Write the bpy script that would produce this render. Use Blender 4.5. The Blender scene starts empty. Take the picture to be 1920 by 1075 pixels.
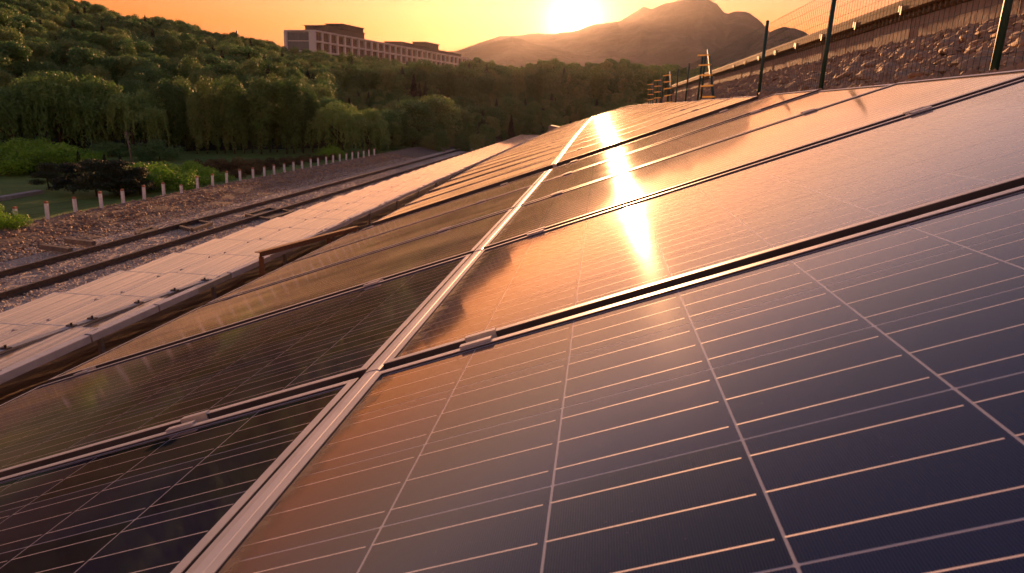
import bpy, math, random
import numpy as np
from mathutils import Vector, Matrix, noise

random.seed(7)
RNG = np.random.default_rng(7)
R = math.radians
scene = bpy.context.scene
COL = scene.collection

# ------------------------------------------------------------------ camera
CAM = np.array((0.3422, -1.0345, 0.4299))
FPX = 1303.2                                    # focal length in pixels of a 1920 wide frame
YAW, PITCH, ROLL = -0.1125, -0.2515, 0.0428
fw = np.array((math.sin(YAW) * math.cos(PITCH), math.cos(YAW) * math.cos(PITCH), math.sin(PITCH)))
r0 = np.array((math.cos(YAW), -math.sin(YAW), 0.0))
u0 = np.cross(r0, fw)
rt = r0 * math.cos(ROLL) + u0 * math.sin(ROLL)
up = -r0 * math.sin(ROLL) + u0 * math.cos(ROLL)
cd = bpy.data.cameras.new('camera')
cd.sensor_width = 36.0
cd.lens = FPX / 1920 * 36.0
cd.clip_start, cd.clip_end = 0.02, 20000
cam = bpy.data.objects.new('camera', cd)
m = Matrix.Identity(4)
for i in range(3):
    m[i][0], m[i][1], m[i][2], m[i][3] = rt[i], up[i], -fw[i], CAM[i]
cam.matrix_world = m
COL.objects.link(cam)
scene.camera = cam
cd.dof.use_dof = True
cd.dof.focus_distance = 1.6
cd.dof.aperture_fstop = 16.0

# ------------------------------------------------------------------ sky, sun, exposure
SUN_EL, SUN_AZ = 6.57, -2.45                    # degrees, azimuth from +Y towards +X
SUND = Vector((math.sin(R(SUN_AZ)) * math.cos(R(SUN_EL)), math.cos(R(SUN_AZ)) * math.cos(R(SUN_EL)), math.sin(R(SUN_EL))))
w = bpy.data.worlds.new('World')
scene.world = w
w.use_nodes = True
nt = w.node_tree
nt.nodes.clear()
def N(t, **k):
    n = nt.nodes.new(t)
    for a, b in k.items(): setattr(n, a, b)
    return n
sky = N('ShaderNodeTexSky')
sky.sky_type = 'NISHITA'
sky.sun_disc = False
sky.sun_elevation = R(SUN_EL)
sky.sun_rotation = R(SUN_AZ)
sky.altitude = 60
sky.air_density = 3.5
sky.dust_density = 0.2
sky.ozone_density = 4.0
tint = N('ShaderNodeMix', data_type='RGBA', blend_type='MULTIPLY')
tint.inputs[0].default_value = 1.0
tint.inputs[7].default_value = (1.0, 0.84, 1.2, 1)
nt.links.new(sky.outputs[0], tint.inputs[6])
# aureole of the low sun in hazy air
geo = N('ShaderNodeTexCoord')
dot = N('ShaderNodeVectorMath', operation='DOT_PRODUCT')
dot.inputs[1].default_value = SUND
nrm = N('ShaderNodeVectorMath', operation='NORMALIZE')
nt.links.new(geo.outputs['Generated'], nrm.inputs[0])
nt.links.new(nrm.outputs[0], dot.inputs[0])
clampn = N('ShaderNodeMath', operation='MINIMUM'); clampn.inputs[1].default_value = 1.0
nt.links.new(dot.outputs['Value'], clampn.inputs[0])
acos = N('ShaderNodeMath', operation='ARCCOSINE')
nt.links.new(clampn.outputs[0], acos.inputs[0])
def lobe(sigma, amp, col):
    a = N('ShaderNodeMath', operation='DIVIDE'); a.inputs[1].default_value = -R(sigma)
    nt.links.new(acos.outputs[0], a.inputs[0])
    e = N('ShaderNodeMath', operation='EXPONENT'); nt.links.new(a.outputs[0], e.inputs[0])
    s = N('ShaderNodeVectorMath', operation='SCALE'); s.inputs[0].default_value = [c * amp for c in col]
    nt.links.new(e.outputs[0], s.inputs['Scale'])
    return s
l1 = lobe(0.85, 34.0, (1.0, 0.74, 0.36))
l2 = lobe(5.0, 0.5, (1.0, 0.40, 0.06))
ad = N('ShaderNodeVectorMath', operation='ADD')
nt.links.new(l1.outputs[0], ad.inputs[0]); nt.links.new(l2.outputs[0], ad.inputs[1])
# sky ramp by elevation: added bright band above view brightens panel reflections, zenith dimmed
sepz = N('ShaderNodeSeparateXYZ'); nt.links.new(nrm.outputs[0], sepz.inputs[0])
layer = N('ShaderNodeValToRGB'); layer.color_ramp.interpolation = 'B_SPLINE'
stops_ = [(0.0, (0.80, 0.54, 1.45)), (0.13, (0.86, 0.58, 1.48)), (0.22, (1.05, 0.88, 1.15)), (0.30, (1.48, 1.18, 1.42)), (0.40, (0.90, 0.78, 0.90)), (0.50, (0.52, 0.50, 0.60)), (0.62, (0.30, 0.32, 0.46)), (1.0, (0.32, 0.36, 0.46))]
stops_ = [(p_, tuple(v_ / 1.5 for v_ in c_)) for p_, c_ in stops_]      # ramps stop at 1, the scale below restores it
for _ in range(6): layer.color_ramp.elements.new(0.5)
for e_, (p_, c_) in zip(layer.color_ramp.elements, stops_): e_.position = p_; e_.color = (*c_, 1)
nt.links.new(sepz.outputs[2], layer.inputs[0])
lay = N('ShaderNodeVectorMath', operation='MULTIPLY')
lsc = N('ShaderNodeVectorMath', operation='SCALE'); lsc.inputs['Scale'].default_value = 1.5
nt.links.new(layer.outputs[0], lsc.inputs[0])
nt.links.new(tint.outputs[2], lay.inputs[0]); nt.links.new(lsc.outputs[0], lay.inputs[1])
ad2 = N('ShaderNodeVectorMath', operation='ADD')
nt.links.new(ad.outputs[0], ad2.inputs[0]); nt.links.new(lay.outputs[0], ad2.inputs[1])
bg = N('ShaderNodeBackground')
bg.inputs['Strength'].default_value = 0.050
nt.links.new(ad2.outputs[0], bg.inputs['Color'])
wo = N('ShaderNodeOutputWorld')
nt.links.new(bg.outputs[0], wo.inputs['Surface'])
w.cycles.sampling_method = 'MANUAL'
w.cycles.sample_map_resolution = 2048

sl = bpy.data.lights.new('sun', 'SUN')
sl.energy = 1.1
sl.angle = R(0.53)
sl.color = (1.0, 0.46, 0.19)
so = bpy.data.objects.new('sun', sl)
so.rotation_euler = SUND.to_track_quat('Z', 'Y').to_euler()
COL.objects.link(so)

scene.view_settings.view_transform = 'Standard'
scene.view_settings.look = 'None'
scene.view_settings.gamma = 1.0
scene.view_settings.exposure = 3.2
scene.cycles.volume_bounces = 0
scene.cycles.transparent_max_bounces = 12
scene.cycles.max_bounces = 6
scene.cycles.use_denoising = True
scene.cycles.sample_clamp_indirect = 8.0

# ------------------------------------------------------------------ helpers
def ray(px, py):
    d = rt * (px - 960) / FPX - up * (py - 537.5) / FPX + fw
    return d / np.linalg.norm(d)
def at_z(px, py, z):
    d = ray(px, py); k = (z - CAM[2]) / d[2]
    return CAM + k * d
def at_x(px, py, x):
    d = ray(px, py); k = (x - CAM[0]) / d[0]
    return CAM + k * d
def at_r(px, py, r):
    d = ray(px, py); k = r / math.hypot(d[0], d[1])
    return CAM + k * d
def az_of(px, py=200):
    d = ray(px, py); return math.degrees(math.atan2(d[0], d[1]))

class MB:
    """collects faces for one mesh"""
    def __init__(s): s.v, s.f, s.m = [], [], []
    def face(s, pts, mi=0):
        b = len(s.v); s.v += [tuple(p) for p in pts]; s.f.append(tuple(range(b, b + len(pts)))); s.m.append(mi)
    def box(s, x0, x1, y0, y1, z0, z1, mi=0, M=None):
        c = [(x, y, z) for z in (z0, z1) for y in (y0, y1) for x in (x0, x1)]
        if M is not None: c = [tuple(M @ Vector(p)) for p in c]
        b = len(s.v); s.v += c
        for q in ((0, 2, 3, 1), (4, 5, 7, 6), (0, 1, 5, 4), (2, 6, 7, 3), (0, 4, 6, 2), (1, 3, 7, 5)):
            s.f.append(tuple(b + i for i in q)); s.m.append(mi)
    def bar(s, a, b, w, h=None, mi=0):
        """square bar from a to b"""
        a, b = Vector(a), Vector(b); h = h or w
        d = (b - a); L = d.length; q = d.to_track_quat('Z', 'Y').to_matrix().to_4x4(); q.translation = a
        s.box(-w / 2, w / 2, -h / 2, h / 2, 0, L, mi, q)
    def tube(s, pts, r, n=8, mi=0, cap=True):
        pts = [Vector(p) for p in pts]; rs = r if isinstance(r, (list, tuple)) else [r] * len(pts)
        rings = []
        for i, p in enumerate(pts):
            d = (pts[min(i + 1, len(pts) - 1)] - pts[max(i - 1, 0)]).normalized()
            q = d.to_track_quat('Z', 'Y')
            b = len(s.v)
            for k in range(n):
                a = 2 * math.pi * k / n
                s.v.append(tuple(p + q @ Vector((rs[i] * math.cos(a), rs[i] * math.sin(a), 0))))
            rings.append(b)
        for i in range(len(rings) - 1):
            for k in range(n):
                k2 = (k + 1) % n
                s.f.append((rings[i] + k, rings[i] + k2, rings[i + 1] + k2, rings[i + 1] + k)); s.m.append(mi)
        if cap:
            s.f.append(tuple(rings[-1] + k for k in range(n))); s.m.append(mi)
            s.f.append(tuple(rings[0] + k for k in reversed(range(n)))); s.m.append(mi)
    def prism(s, prof, y0, y1, mi=0):
        """profile of (x,z) points extruded along y, closed"""
        n = len(prof); b = len(s.v)
        s.v += [(x, y0, z) for x, z in prof] + [(x, y1, z) for x, z in prof]
        for i in range(n):
            j = (i + 1) % n
            s.f.append((b + i, b + j, b + n + j, b + n + i)); s.m.append(mi)
        s.f.append(tuple(b + i for i in range(n))); s.m.append(mi)
        s.f.append(tuple(b + n + i for i in reversed(range(n)))); s.m.append(mi)
    def mesh(s, name, mats, smooth=False):
        me = bpy.data.meshes.new(name)
        me.from_pydata(s.v, [], s.f)
        for mt in (mats if isinstance(mats, (list, tuple)) else [mats]): me.materials.append(mt)
        if any(s.m): me.polygons.foreach_set('material_index', s.m)
        if smooth: me.polygons.foreach_set('use_smooth', [True] * len(me.polygons))
        me.update()
        return me

def link(name, data, parent=None, loc=None, rot=None):
    o = bpy.data.objects.new(name, data)
    if loc is not None: o.location = loc
    if rot is not None: o.rotation_euler = rot
    if parent is not None: o.parent = parent
    COL.objects.link(o)
    return o
def tag(o, label, cat, group=None):
    o['label'] = label; o['category'] = cat
    if group: o['group'] = group
    return o
def thing(name, label, cat, loc=(0, 0, 0), rot=(0, 0, 0), group=None):
    return tag(link(name, None, None, loc, rot), label, cat, group)
def structure(o): o['kind'] = 'structure'; return o
def quads_mesh(name, V, mat):
    """V: (n,4,3) array of quads"""
    n = V.shape[0]
    me = bpy.data.meshes.new(name)
    me.vertices.add(n * 4); me.vertices.foreach_set('co', V.reshape(-1).astype(np.float32))
    me.loops.add(n * 4); me.loops.foreach_set('vertex_index', np.arange(n * 4, dtype=np.int32))
    me.polygons.add(n); me.polygons.foreach_set('loop_start', np.arange(0, n * 4, 4, dtype=np.int32))
    me.materials.append(mat)
    me.update(calc_edges=True)
    return me
def grid_mesh(name, X, Y, Z, mat, smooth=True):
    a, b = X.shape
    v = np.stack([X, Y, Z], -1).reshape(-1, 3)
    idx = np.arange(a * b).reshape(a, b)
    f = np.stack([idx[:-1, :-1], idx[1:, :-1], idx[1:, 1:], idx[:-1, 1:]], -1).reshape(-1, 4)
    me = bpy.data.meshes.new(name)
    me.from_pydata(v.tolist(), [], f.tolist())
    me.materials.append(mat)
    if smooth: me.polygons.foreach_set('use_smooth', [True] * len(me.polygons))
    me.update()
    return me
ORD = ['first', 'second', 'third', 'fourth', 'fifth', 'sixth', 'seventh', 'eighth', 'ninth', 'tenth', 'eleventh', 'twelfth', 'thirteenth',
       'fourteenth', 'fifteenth', 'sixteenth', 'seventeenth', 'eighteenth', 'nineteenth']
def ordinal(i):
    if i < 19: return ORD[i]
    n = i + 1; t = {2: 'twent', 3: 'thirt', 4: 'fort', 5: 'fift'}[n // 10]
    return t + 'ieth' if n % 10 == 0 else t + 'y-' + ORD[n % 10 - 1]

# ------------------------------------------------------------------ materials
def mat(name):
    mt = bpy.data.materials.new(name); mt.use_nodes = True
    t = mt.node_tree; b = t.nodes['Principled BSDF']
    return mt, t, b
def nd(t, kind, **k):
    n = t.nodes.new(kind)
    for a, b in k.items():
        if a.startswith('i_'): n.inputs[int(a[2:])].default_value = b
        else: setattr(n, a, b)
    return n
def ramp(t, fac, stops):
    r = t.nodes.new('ShaderNodeValToRGB')
    el = r.color_ramp.elements
    while len(el) < len(stops): el.new(0.5)
    for e, (p, c) in zip(el, stops): e.position = p; e.color = (*c, 1)
    t.links.new(fac, r.inputs[0])
    return r
def noisy(name, stops, scale=4.0, rough=0.8, bump=0.3, detail=6, metal=0.0, bscale=None, bdist=0.02, spec=0.3):
    mt, t, b = mat(name)
    tc = nd(t, 'ShaderNodeTexCoord')
    n = nd(t, 'ShaderNodeTexNoise'); n.inputs['Scale'].default_value = scale; n.inputs['Detail'].default_value = detail
    n.inputs['Roughness'].default_value = 0.65
    t.links.new(tc.outputs['Object'], n.inputs['Vector'])
    r = ramp(t, n.outputs['Fac'], stops)
    t.links.new(r.outputs[0], b.inputs['Base Color'])
    b.inputs['Roughness'].default_value = rough; b.inputs['Metallic'].default_value = metal
    b.inputs['Specular IOR Level'].default_value = spec
    if bump:
        n2 = nd(t, 'ShaderNodeTexNoise'); n2.inputs['Scale'].default_value = bscale or scale * 5; n2.inputs['Detail'].default_value = 5
        t.links.new(tc.outputs['Object'], n2.inputs['Vector'])
        bp = nd(t, 'ShaderNodeBump'); bp.inputs['Strength'].default_value = bump; bp.inputs['Distance'].default_value = bdist
        t.links.new(n2.outputs['Fac'], bp.inputs['Height']); t.links.new(bp.outputs[0], b.inputs['Normal'])
    return mt

COAT_R = 0.06
def laminate_coat(t, b, tc_out, dust=0.03, srough=0.25):
    """patterned solar glass over the laminate: a slightly rough, slightly dusty clear layer"""
    n = nd(t, 'ShaderNodeTexNoise'); n.inputs['Scale'].default_value = 3.0; n.inputs['Detail'].default_value = 5
    t.links.new(tc_out, n.inputs['Vector'])
    mr = nd(t, 'ShaderNodeMapRange'); mr.inputs[1].default_value = 0.3; mr.inputs[2].default_value = 0.7
    mr.inputs[3].default_value = COAT_R - 0.01; mr.inputs[4].default_value = COAT_R + 0.018
    t.links.new(n.outputs['Fac'], mr.inputs[0])
    nz = nd(t, 'ShaderNodeTexNoise'); nz.inputs['Scale'].default_value = 2.4; nz.inputs['Detail'].default_value = 7; nz.inputs['Roughness'].default_value = 0.7
    mpd = nd(t, 'ShaderNodeMapping'); mpd.inputs['Scale'].default_value = (0.6, 1.7, 0.6); t.links.new(tc_out, mpd.inputs['Vector']); t.links.new(mpd.outputs[0], nz.inputs['Vector'])
    md_ = nd(t, 'ShaderNodeMapRange'); md_.inputs[1].default_value = 0.3; md_.inputs[2].default_value = 0.7; md_.inputs[3].default_value = dust * .45; md_.inputs[4].default_value = min(1.0, dust * 1.6)
    t.links.new(nz.outputs['Fac'], md_.inputs[0]); t.links.new(md_.outputs[0], b.inputs['Sheen Weight'])
    b.inputs['Sheen Roughness'].default_value = srough; b.inputs['Sheen Tint'].default_value = (1, .86, .74, 1)
    b.inputs['Coat Weight'].default_value = 1.0
    b.inputs['Coat IOR'].default_value = 1.5
    t.links.new(mr.outputs[0], b.inputs['Coat Roughness'])

def world_pos(t):
    return nd(t, 'ShaderNodeNewGeometry').outputs['Position']

# silicon cell: fine silver fingers across, blotchy navy silicon, dusty
def cell_material(name='silicon_cell', dust=0.03):
    mt, t, b = mat(name)
    tc = nd(t, 'ShaderNodeTexCoord'); sp = nd(t, 'ShaderNodeSeparateXYZ')
    t.links.new(tc.outputs['Object'], sp.inputs[0])
    mul = nd(t, 'ShaderNodeMath', operation='MULTIPLY'); mul.inputs[1].default_value = 2 * math.pi / 0.00195
    t.links.new(sp.outputs[0], mul.inputs[0])
    sn = nd(t, 'ShaderNodeMath', operation='SINE'); t.links.new(mul.outputs[0], sn.inputs[0])
    fr = ramp(t, sn.outputs[0], [(0.55, (0, 0, 0)), (0.98, (1, 1, 1))])
    wp = world_pos(t)
    n = nd(t, 'ShaderNodeTexNoise'); n.inputs['Scale'].default_value = 9; n.inputs['Detail'].default_value = 4
    t.links.new(wp, n.inputs['Vector'])
    oi = nd(t, 'ShaderNodeObjectInfo')
    base = ramp(t, n.outputs['Fac'], [(0.3, (0.003, 0.005, 0.026)), (0.7, (0.007, 0.009, 0.042))])
    hs = nd(t, 'ShaderNodeHueSaturation')
    mr = nd(t, 'ShaderNodeMapRange'); mr.inputs[3].default_value = 0.5; mr.inputs[4].default_value = 1.7
    t.links.new(oi.outputs['Random'], mr.inputs[0]); t.links.new(mr.outputs[0], hs.inputs['Value'])
    t.links.new(base.outputs[0], hs.inputs['Color'])
    # dust specks
    vo = nd(t, 'ShaderNodeTexVoronoi'); vo.inputs['Scale'].default_value = 55; t.links.new(wp, vo.inputs['Vector'])
    ds = ramp(t, vo.outputs['Distance'], [(0.0, (1, 1, 1)), (0.07, (0, 0, 0))])
    mx = nd(t, 'ShaderNodeMix', data_type='RGBA'); mx.inputs[7].default_value = (0.035, 0.033, 0.042, 1)
    t.links.new(fr.outputs[0], mx.inputs[0]); t.links.new(hs.outputs[0], mx.inputs[6])
    mx2 = nd(t, 'ShaderNodeMix', data_type='RGBA'); mx2.inputs[7].default_value = (0.16, 0.13, 0.11, 1)
    sc = nd(t, 'ShaderNodeMath', operation='MULTIPLY'); sc.inputs[1].default_value = 0.5
    t.links.new(ds.outputs[0], sc.inputs[0])
    t.links.new(sc.outputs[0], mx2.inputs[0]); t.links.new(mx.outputs[2], mx2.inputs[6])
    t.links.new(mx2.outputs[2], b.inputs['Base Color'])
    b.inputs['Roughness'].default_value = 0.36
    b.inputs['Specular IOR Level'].default_value = 0.0
    laminate_coat(t, b, wp, dust)
    return mt
M_CELL = cell_material()
M_CELLSHEEN = cell_material('sheened_silicon_cell', 0.095)  # same dust, sheen raised to imitate a golden reflection on farther columns
def backsheet_material():
    mt, t, b = mat('white_backsheet')
    b.inputs['Base Color'].default_value = (0.42, 0.40, 0.42, 1)
    b.inputs['Roughness'].default_value = 0.9; b.inputs['Specular IOR Level'].default_value = 0.0
    laminate_coat(t, b, world_pos(t))
    return mt
M_BACK = backsheet_material()
def busbar_material():
    mt, t, b = mat('tinned_busbar')
    b.inputs['Base Color'].default_value = (0.72, 0.62, 0.57, 1)
    b.inputs['Metallic'].default_value = 0.25
    b.inputs['Roughness'].default_value = 0.6
    laminate_coat(t, b, world_pos(t))
    return mt
M_BUS = busbar_material()
def far_laminate(dust=0.30, c=(0.012, 0.012, 0.03, 1)):
    """whole laminate of a far panel: cells too small to pick apart"""
    mt, t, b = mat('far_laminate')
    tc = nd(t, 'ShaderNodeTexCoord'); sp = nd(t, 'ShaderNodeSeparateXYZ'); t.links.new(tc.outputs['Object'], sp.inputs[0])
    def stripes(axis, pitch, off, width):
        a = nd(t, 'ShaderNodeMath', operation='MULTIPLY_ADD'); a.inputs[1].default_value = 1 / pitch; a.inputs[2].default_value = off
        t.links.new(sp.outputs[axis], a.inputs[0])
        f = nd(t, 'ShaderNodeMath', operation='FRACT'); t.links.new(a.outputs[0], f.inputs[0])
        c = nd(t, 'ShaderNodeMath', operation='COMPARE'); c.inputs[1].default_value = 0.5; c.inputs[2].default_value = width / pitch / 2
        t.links.new(f.outputs[0], c.inputs[0])
        return c.outputs[0]
    g1 = stripes(0, 0.158, 0.5, 0.003); g2 = stripes(1, 0.158, 0.5, 0.003)
    bb = stripes(1, 0.052, 0.0, 0.002)
    mx1 = nd(t, 'ShaderNodeMath', operation='MAXIMUM'); t.links.new(g1, mx1.inputs[0]); t.links.new(g2, mx1.inputs[1])
    mx2 = nd(t, 'ShaderNodeMath', operation='MAXIMUM'); t.links.new(mx1.outputs[0], mx2.inputs[0]); t.links.new(bb, mx2.inputs[1])
    m1 = nd(t, 'ShaderNodeMix', data_type='RGBA'); m1.inputs[6].default_value = c; m1.inputs[7].default_value = (0.45, 0.42, 0.42, 1)
    t.links.new(mx2.outputs[0], m1.inputs[0])
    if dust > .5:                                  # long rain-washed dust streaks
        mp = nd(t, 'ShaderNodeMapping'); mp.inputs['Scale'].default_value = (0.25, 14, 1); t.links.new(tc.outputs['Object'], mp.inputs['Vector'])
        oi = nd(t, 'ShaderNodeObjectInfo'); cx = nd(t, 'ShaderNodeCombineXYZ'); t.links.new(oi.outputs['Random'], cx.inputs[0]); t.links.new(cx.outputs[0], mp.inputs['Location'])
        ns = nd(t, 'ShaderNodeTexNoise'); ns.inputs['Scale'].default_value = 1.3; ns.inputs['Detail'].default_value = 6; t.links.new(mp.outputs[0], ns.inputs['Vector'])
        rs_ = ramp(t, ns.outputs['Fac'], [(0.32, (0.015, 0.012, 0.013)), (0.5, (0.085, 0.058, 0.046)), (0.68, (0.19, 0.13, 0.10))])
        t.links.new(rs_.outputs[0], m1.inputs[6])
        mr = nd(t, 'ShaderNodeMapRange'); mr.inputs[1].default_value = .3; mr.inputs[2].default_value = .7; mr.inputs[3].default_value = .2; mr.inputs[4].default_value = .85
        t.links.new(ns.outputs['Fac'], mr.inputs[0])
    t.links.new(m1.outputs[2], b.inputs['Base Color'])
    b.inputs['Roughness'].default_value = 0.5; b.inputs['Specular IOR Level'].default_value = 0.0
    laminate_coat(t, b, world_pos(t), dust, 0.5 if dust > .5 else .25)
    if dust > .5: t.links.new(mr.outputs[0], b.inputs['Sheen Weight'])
    return mt
M_FARLAM = far_laminate()
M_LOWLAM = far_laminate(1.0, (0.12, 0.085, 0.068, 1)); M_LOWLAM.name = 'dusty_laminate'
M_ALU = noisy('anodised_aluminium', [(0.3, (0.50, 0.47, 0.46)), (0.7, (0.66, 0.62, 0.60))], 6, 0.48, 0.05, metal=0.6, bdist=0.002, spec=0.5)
M_SIDESHADE = noisy('shaded_frame_side', [(0.3, (0.05, 0.04, 0.035)), (0.7, (0.12, 0.095, 0.085))], 8, 0.7, 0.05, metal=0.2, bdist=0.002)  # darkened copy for frame sides, colour holds the shade in the panel gaps
M_STEELDK = noisy('dark_bolt_steel', [(0.3, (0.05, 0.045, 0.045)), (0.7, (0.12, 0.10, 0.10))], 30, 0.5, 0.1, metal=0.8, bdist=0.002)
M_GALV = noisy('galvanised_steel', [(0.3, (0.30, 0.29, 0.29)), (0.7, (0.42, 0.41, 0.40))], 12, 0.5, 0.08, metal=0.7, bdist=0.002)
M_FASC = noisy('pale_painted_metal', [(0.3, (0.48, 0.44, 0.43)), (0.7, (0.62, 0.58, 0.56))], 5, 0.5, 0.05, metal=0.2, bdist=0.002)
M_RUST = noisy('rusted_steel', [(0.25, (0.10, 0.035, 0.015)), (0.55, (0.22, 0.09, 0.035)), (0.8, (0.30, 0.15, 0.07))], 14, 0.85, 0.4, bdist=0.004)
M_CONC = noisy('weathered_concrete', [(0.2, (0.22, 0.20, 0.18)), (0.8, (0.42, 0.38, 0.35))], 5, 0.85, 0.3, bdist=0.01)
M_WALL = noisy('cement_render', [(0.2, (0.20, 0.14, 0.10)), (0.5, (0.32, 0.235, 0.175)), (0.8, (0.42, 0.33, 0.26))], 3.5, 0.8, 0.35, bdist=0.02)
M_CAP = noisy('parapet_stone', [(0.2, (0.17, 0.115, 0.06)), (0.8, (0.30, 0.21, 0.115))], 4, 0.75, 0.3, bdist=0.01, spec=0.15)
M_STONE = noisy('rubble_stone', [(0.2, (0.20, 0.115, 0.06)), (0.5, (0.42, 0.27, 0.155)), (0.85, (0.62, 0.44, 0.28))], 2.2, 0.75, 0.4, bdist=0.02)
M_SOIL = noisy('stony_soil', [(0.2, (0.11, 0.075, 0.05)), (0.5, (0.20, 0.14, 0.10)), (0.8, (0.30, 0.22, 0.16))], 1.8, 0.95, 0.7, bdist=0.05)
M_GRAVEL = noisy('ballast_gravel', [(0.2, (0.32, 0.25, 0.185)), (0.5, (0.54, 0.435, 0.335)), (0.8, (0.70, 0.59, 0.47))], 16, 0.85, 0.9, bscale=30, bdist=0.04)
M_GRASS = noisy('lawn', [(0.2, (0.06, 0.11, 0.016)), (0.5, (0.10, 0.175, 0.028)), (0.8, (0.15, 0.225, 0.045))], 0.7, 0.9, 0.8, bscale=25, bdist=0.05)
M_FLOOR = noisy('forest_floor', [(0.2, (0.012, 0.016, 0.006)), (0.8, (0.03, 0.034, 0.012))], 0.2, 1.0, 0.0)
M_TIMBER = noisy('weathered_timber', [(0.2, (0.09, 0.07, 0.055)), (0.8, (0.22, 0.18, 0.15))], 8, 0.85, 0.4, bdist=0.01)
M_RAILTOP = noisy('worn_rail_steel', [(0.2, (0.07, 0.05, 0.04)), (0.8, (0.16, 0.12, 0.10))], 9, 0.55, 0.2, metal=0.4, bdist=0.004)
M_WHITE = noisy('whitewashed_concrete', [(0.2, (0.55, 0.53, 0.52)), (0.6, (0.84, 0.82, 0.81))], 9, 0.8, 0.2, bdist=0.006)
M_REDCAP = noisy('faded_red_paint', [(0.2, (0.28, 0.10, 0.06)), (0.8, (0.42, 0.18, 0.11))], 12, 0.8, 0.1)
M_GREEN = noisy('green_coated_steel', [(0.2, (0.004, 0.045, 0.028)), (0.8, (0.010, 0.075, 0.045))], 10, 0.5, 0.05, bdist=0.002, spec=0.5)
M_BARK = noisy('bark', [(0.2, (0.035, 0.026, 0.018)), (0.8, (0.09, 0.07, 0.05))], 6, 0.95, 0.5)
M_MOUNT = noisy('mountain_scrub', [(0.2, (0.030, 0.032, 0.018)), (0.5, (0.06, 0.055, 0.032)), (0.8, (0.12, 0.105, 0.08))], 0.012, 1.0, 0.6, bscale=0.05, bdist=12)
M_BWALL = noisy('pale_facade', [(0.2, (0.66, 0.61, 0.58)), (0.8, (0.78, 0.73, 0.70))], 0.3, 0.8, 0.0)
M_BDARK = noisy('dark_cladding', [(0.2, (0.07, 0.05, 0.045)), (0.8, (0.12, 0.085, 0.075))], 0.5, 0.7, 0.0)
def simple(name, c, rough=0.6, metal=0.0):
    mt, t, b = mat(name); b.inputs['Base Color'].default_value = (*c, 1); b.inputs['Roughness'].default_value = rough; b.inputs['Metallic'].default_value = metal
    return mt
M_BGLASS = simple('window_glass', (0.05, 0.055, 0.065), 0.08)
M_BPANEL = simple('grey_glazing', (0.16, 0.17, 0.20), 0.2)
def plastic():
    mt, t, b = mat('translucent_yellow_strip')
    b.inputs['Base Color'].default_value = (0.70, 0.50, 0.16, 1); b.inputs['Roughness'].default_value = 0.4
    tr = nd(t, 'ShaderNodeBsdfTranslucent'); tr.inputs['Color'].default_value = (0.85, 0.68, 0.30, 1)
    mx = nd(t, 'ShaderNodeMixShader'); mx.inputs[0].default_value = 0.42
    t.links.new(b.outputs[0], mx.inputs[1]); t.links.new(tr.outputs[0], mx.inputs[2]); t.links.new(mx.outputs[0], t.nodes['Material Output'].inputs['Surface'])
    return mt
M_PLASTIC = plastic()
M_CABLE = simple('black_cable', (0.01, 0.01, 0.01), 0.6)
def leaf_material(name, c0, c1, c2, trans=0.28):
    mt, t, b = mat(name)
    oi = nd(t, 'ShaderNodeObjectInfo'); wp = world_pos(t)
    n = nd(t, 'ShaderNodeTexNoise'); n.inputs['Scale'].default_value = 0.9; n.inputs['Detail'].default_value = 3
    t.links.new(wp, n.inputs['Vector'])
    a = nd(t, 'ShaderNodeMath', operation='MULTIPLY_ADD'); a.inputs[1].default_value = 0.75
    t.links.new(oi.outputs['Random'], a.inputs[0])
    s = nd(t, 'ShaderNodeMath', operation='SUBTRACT'); s.inputs[1].default_value = 0.36
    t.links.new(n.outputs['Fac'], s.inputs[0]); t.links.new(s.outputs[0], a.inputs[2])
    r = ramp(t, a.outputs[0], [(0.15, c0), (0.5, c1), (0.85, c2)])
    t.links.new(r.outputs[0], b.inputs['Base Color'])
    b.inputs['Roughness'].default_value = 0.6; b.inputs['Specular IOR Level'].default_value = 0.25
    tr = nd(t, 'ShaderNodeBsdfTranslucent'); t.links.new(r.outputs[0], tr.inputs['Color'])
    mx = nd(t, 'ShaderNodeMixShader'); mx.inputs[0].default_value = trans
    t.links.new(b.outputs[0], mx.inputs[1]); t.links.new(tr.outputs[0], mx.inputs[2])
    t.links.new(mx.outputs[0], t.nodes['Material Output'].inputs['Surface'])
    return mt
L_FOREST = leaf_material('leaf_forest', (0.075, 0.18, 0.055), (0.125, 0.25, 0.075), (0.21, 0.30, 0.095))
L_WILLOW = leaf_material('leaf_willow', (0.11, 0.22, 0.055), (0.165, 0.29, 0.075), (0.22, 0.34, 0.095))
L_POPLAR = leaf_material('leaf_poplar', (0.075, 0.16, 0.045), (0.12, 0.22, 0.06), (0.19, 0.265, 0.08))
L_SHRUB = leaf_material('leaf_shrub', (0.13, 0.28, 0.022), (0.18, 0.36, 0.03), (0.24, 0.42, 0.045))
L_HEDGE = leaf_material('leaf_hedge', (0.07, 0.05, 0.022), (0.11, 0.075, 0.03), (0.14, 0.11, 0.04))
L_PINE = leaf_material('leaf_pine', (0.014, 0.026, 0.014), (0.026, 0.042, 0.02), (0.04, 0.06, 0.025), 0.15)

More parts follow.
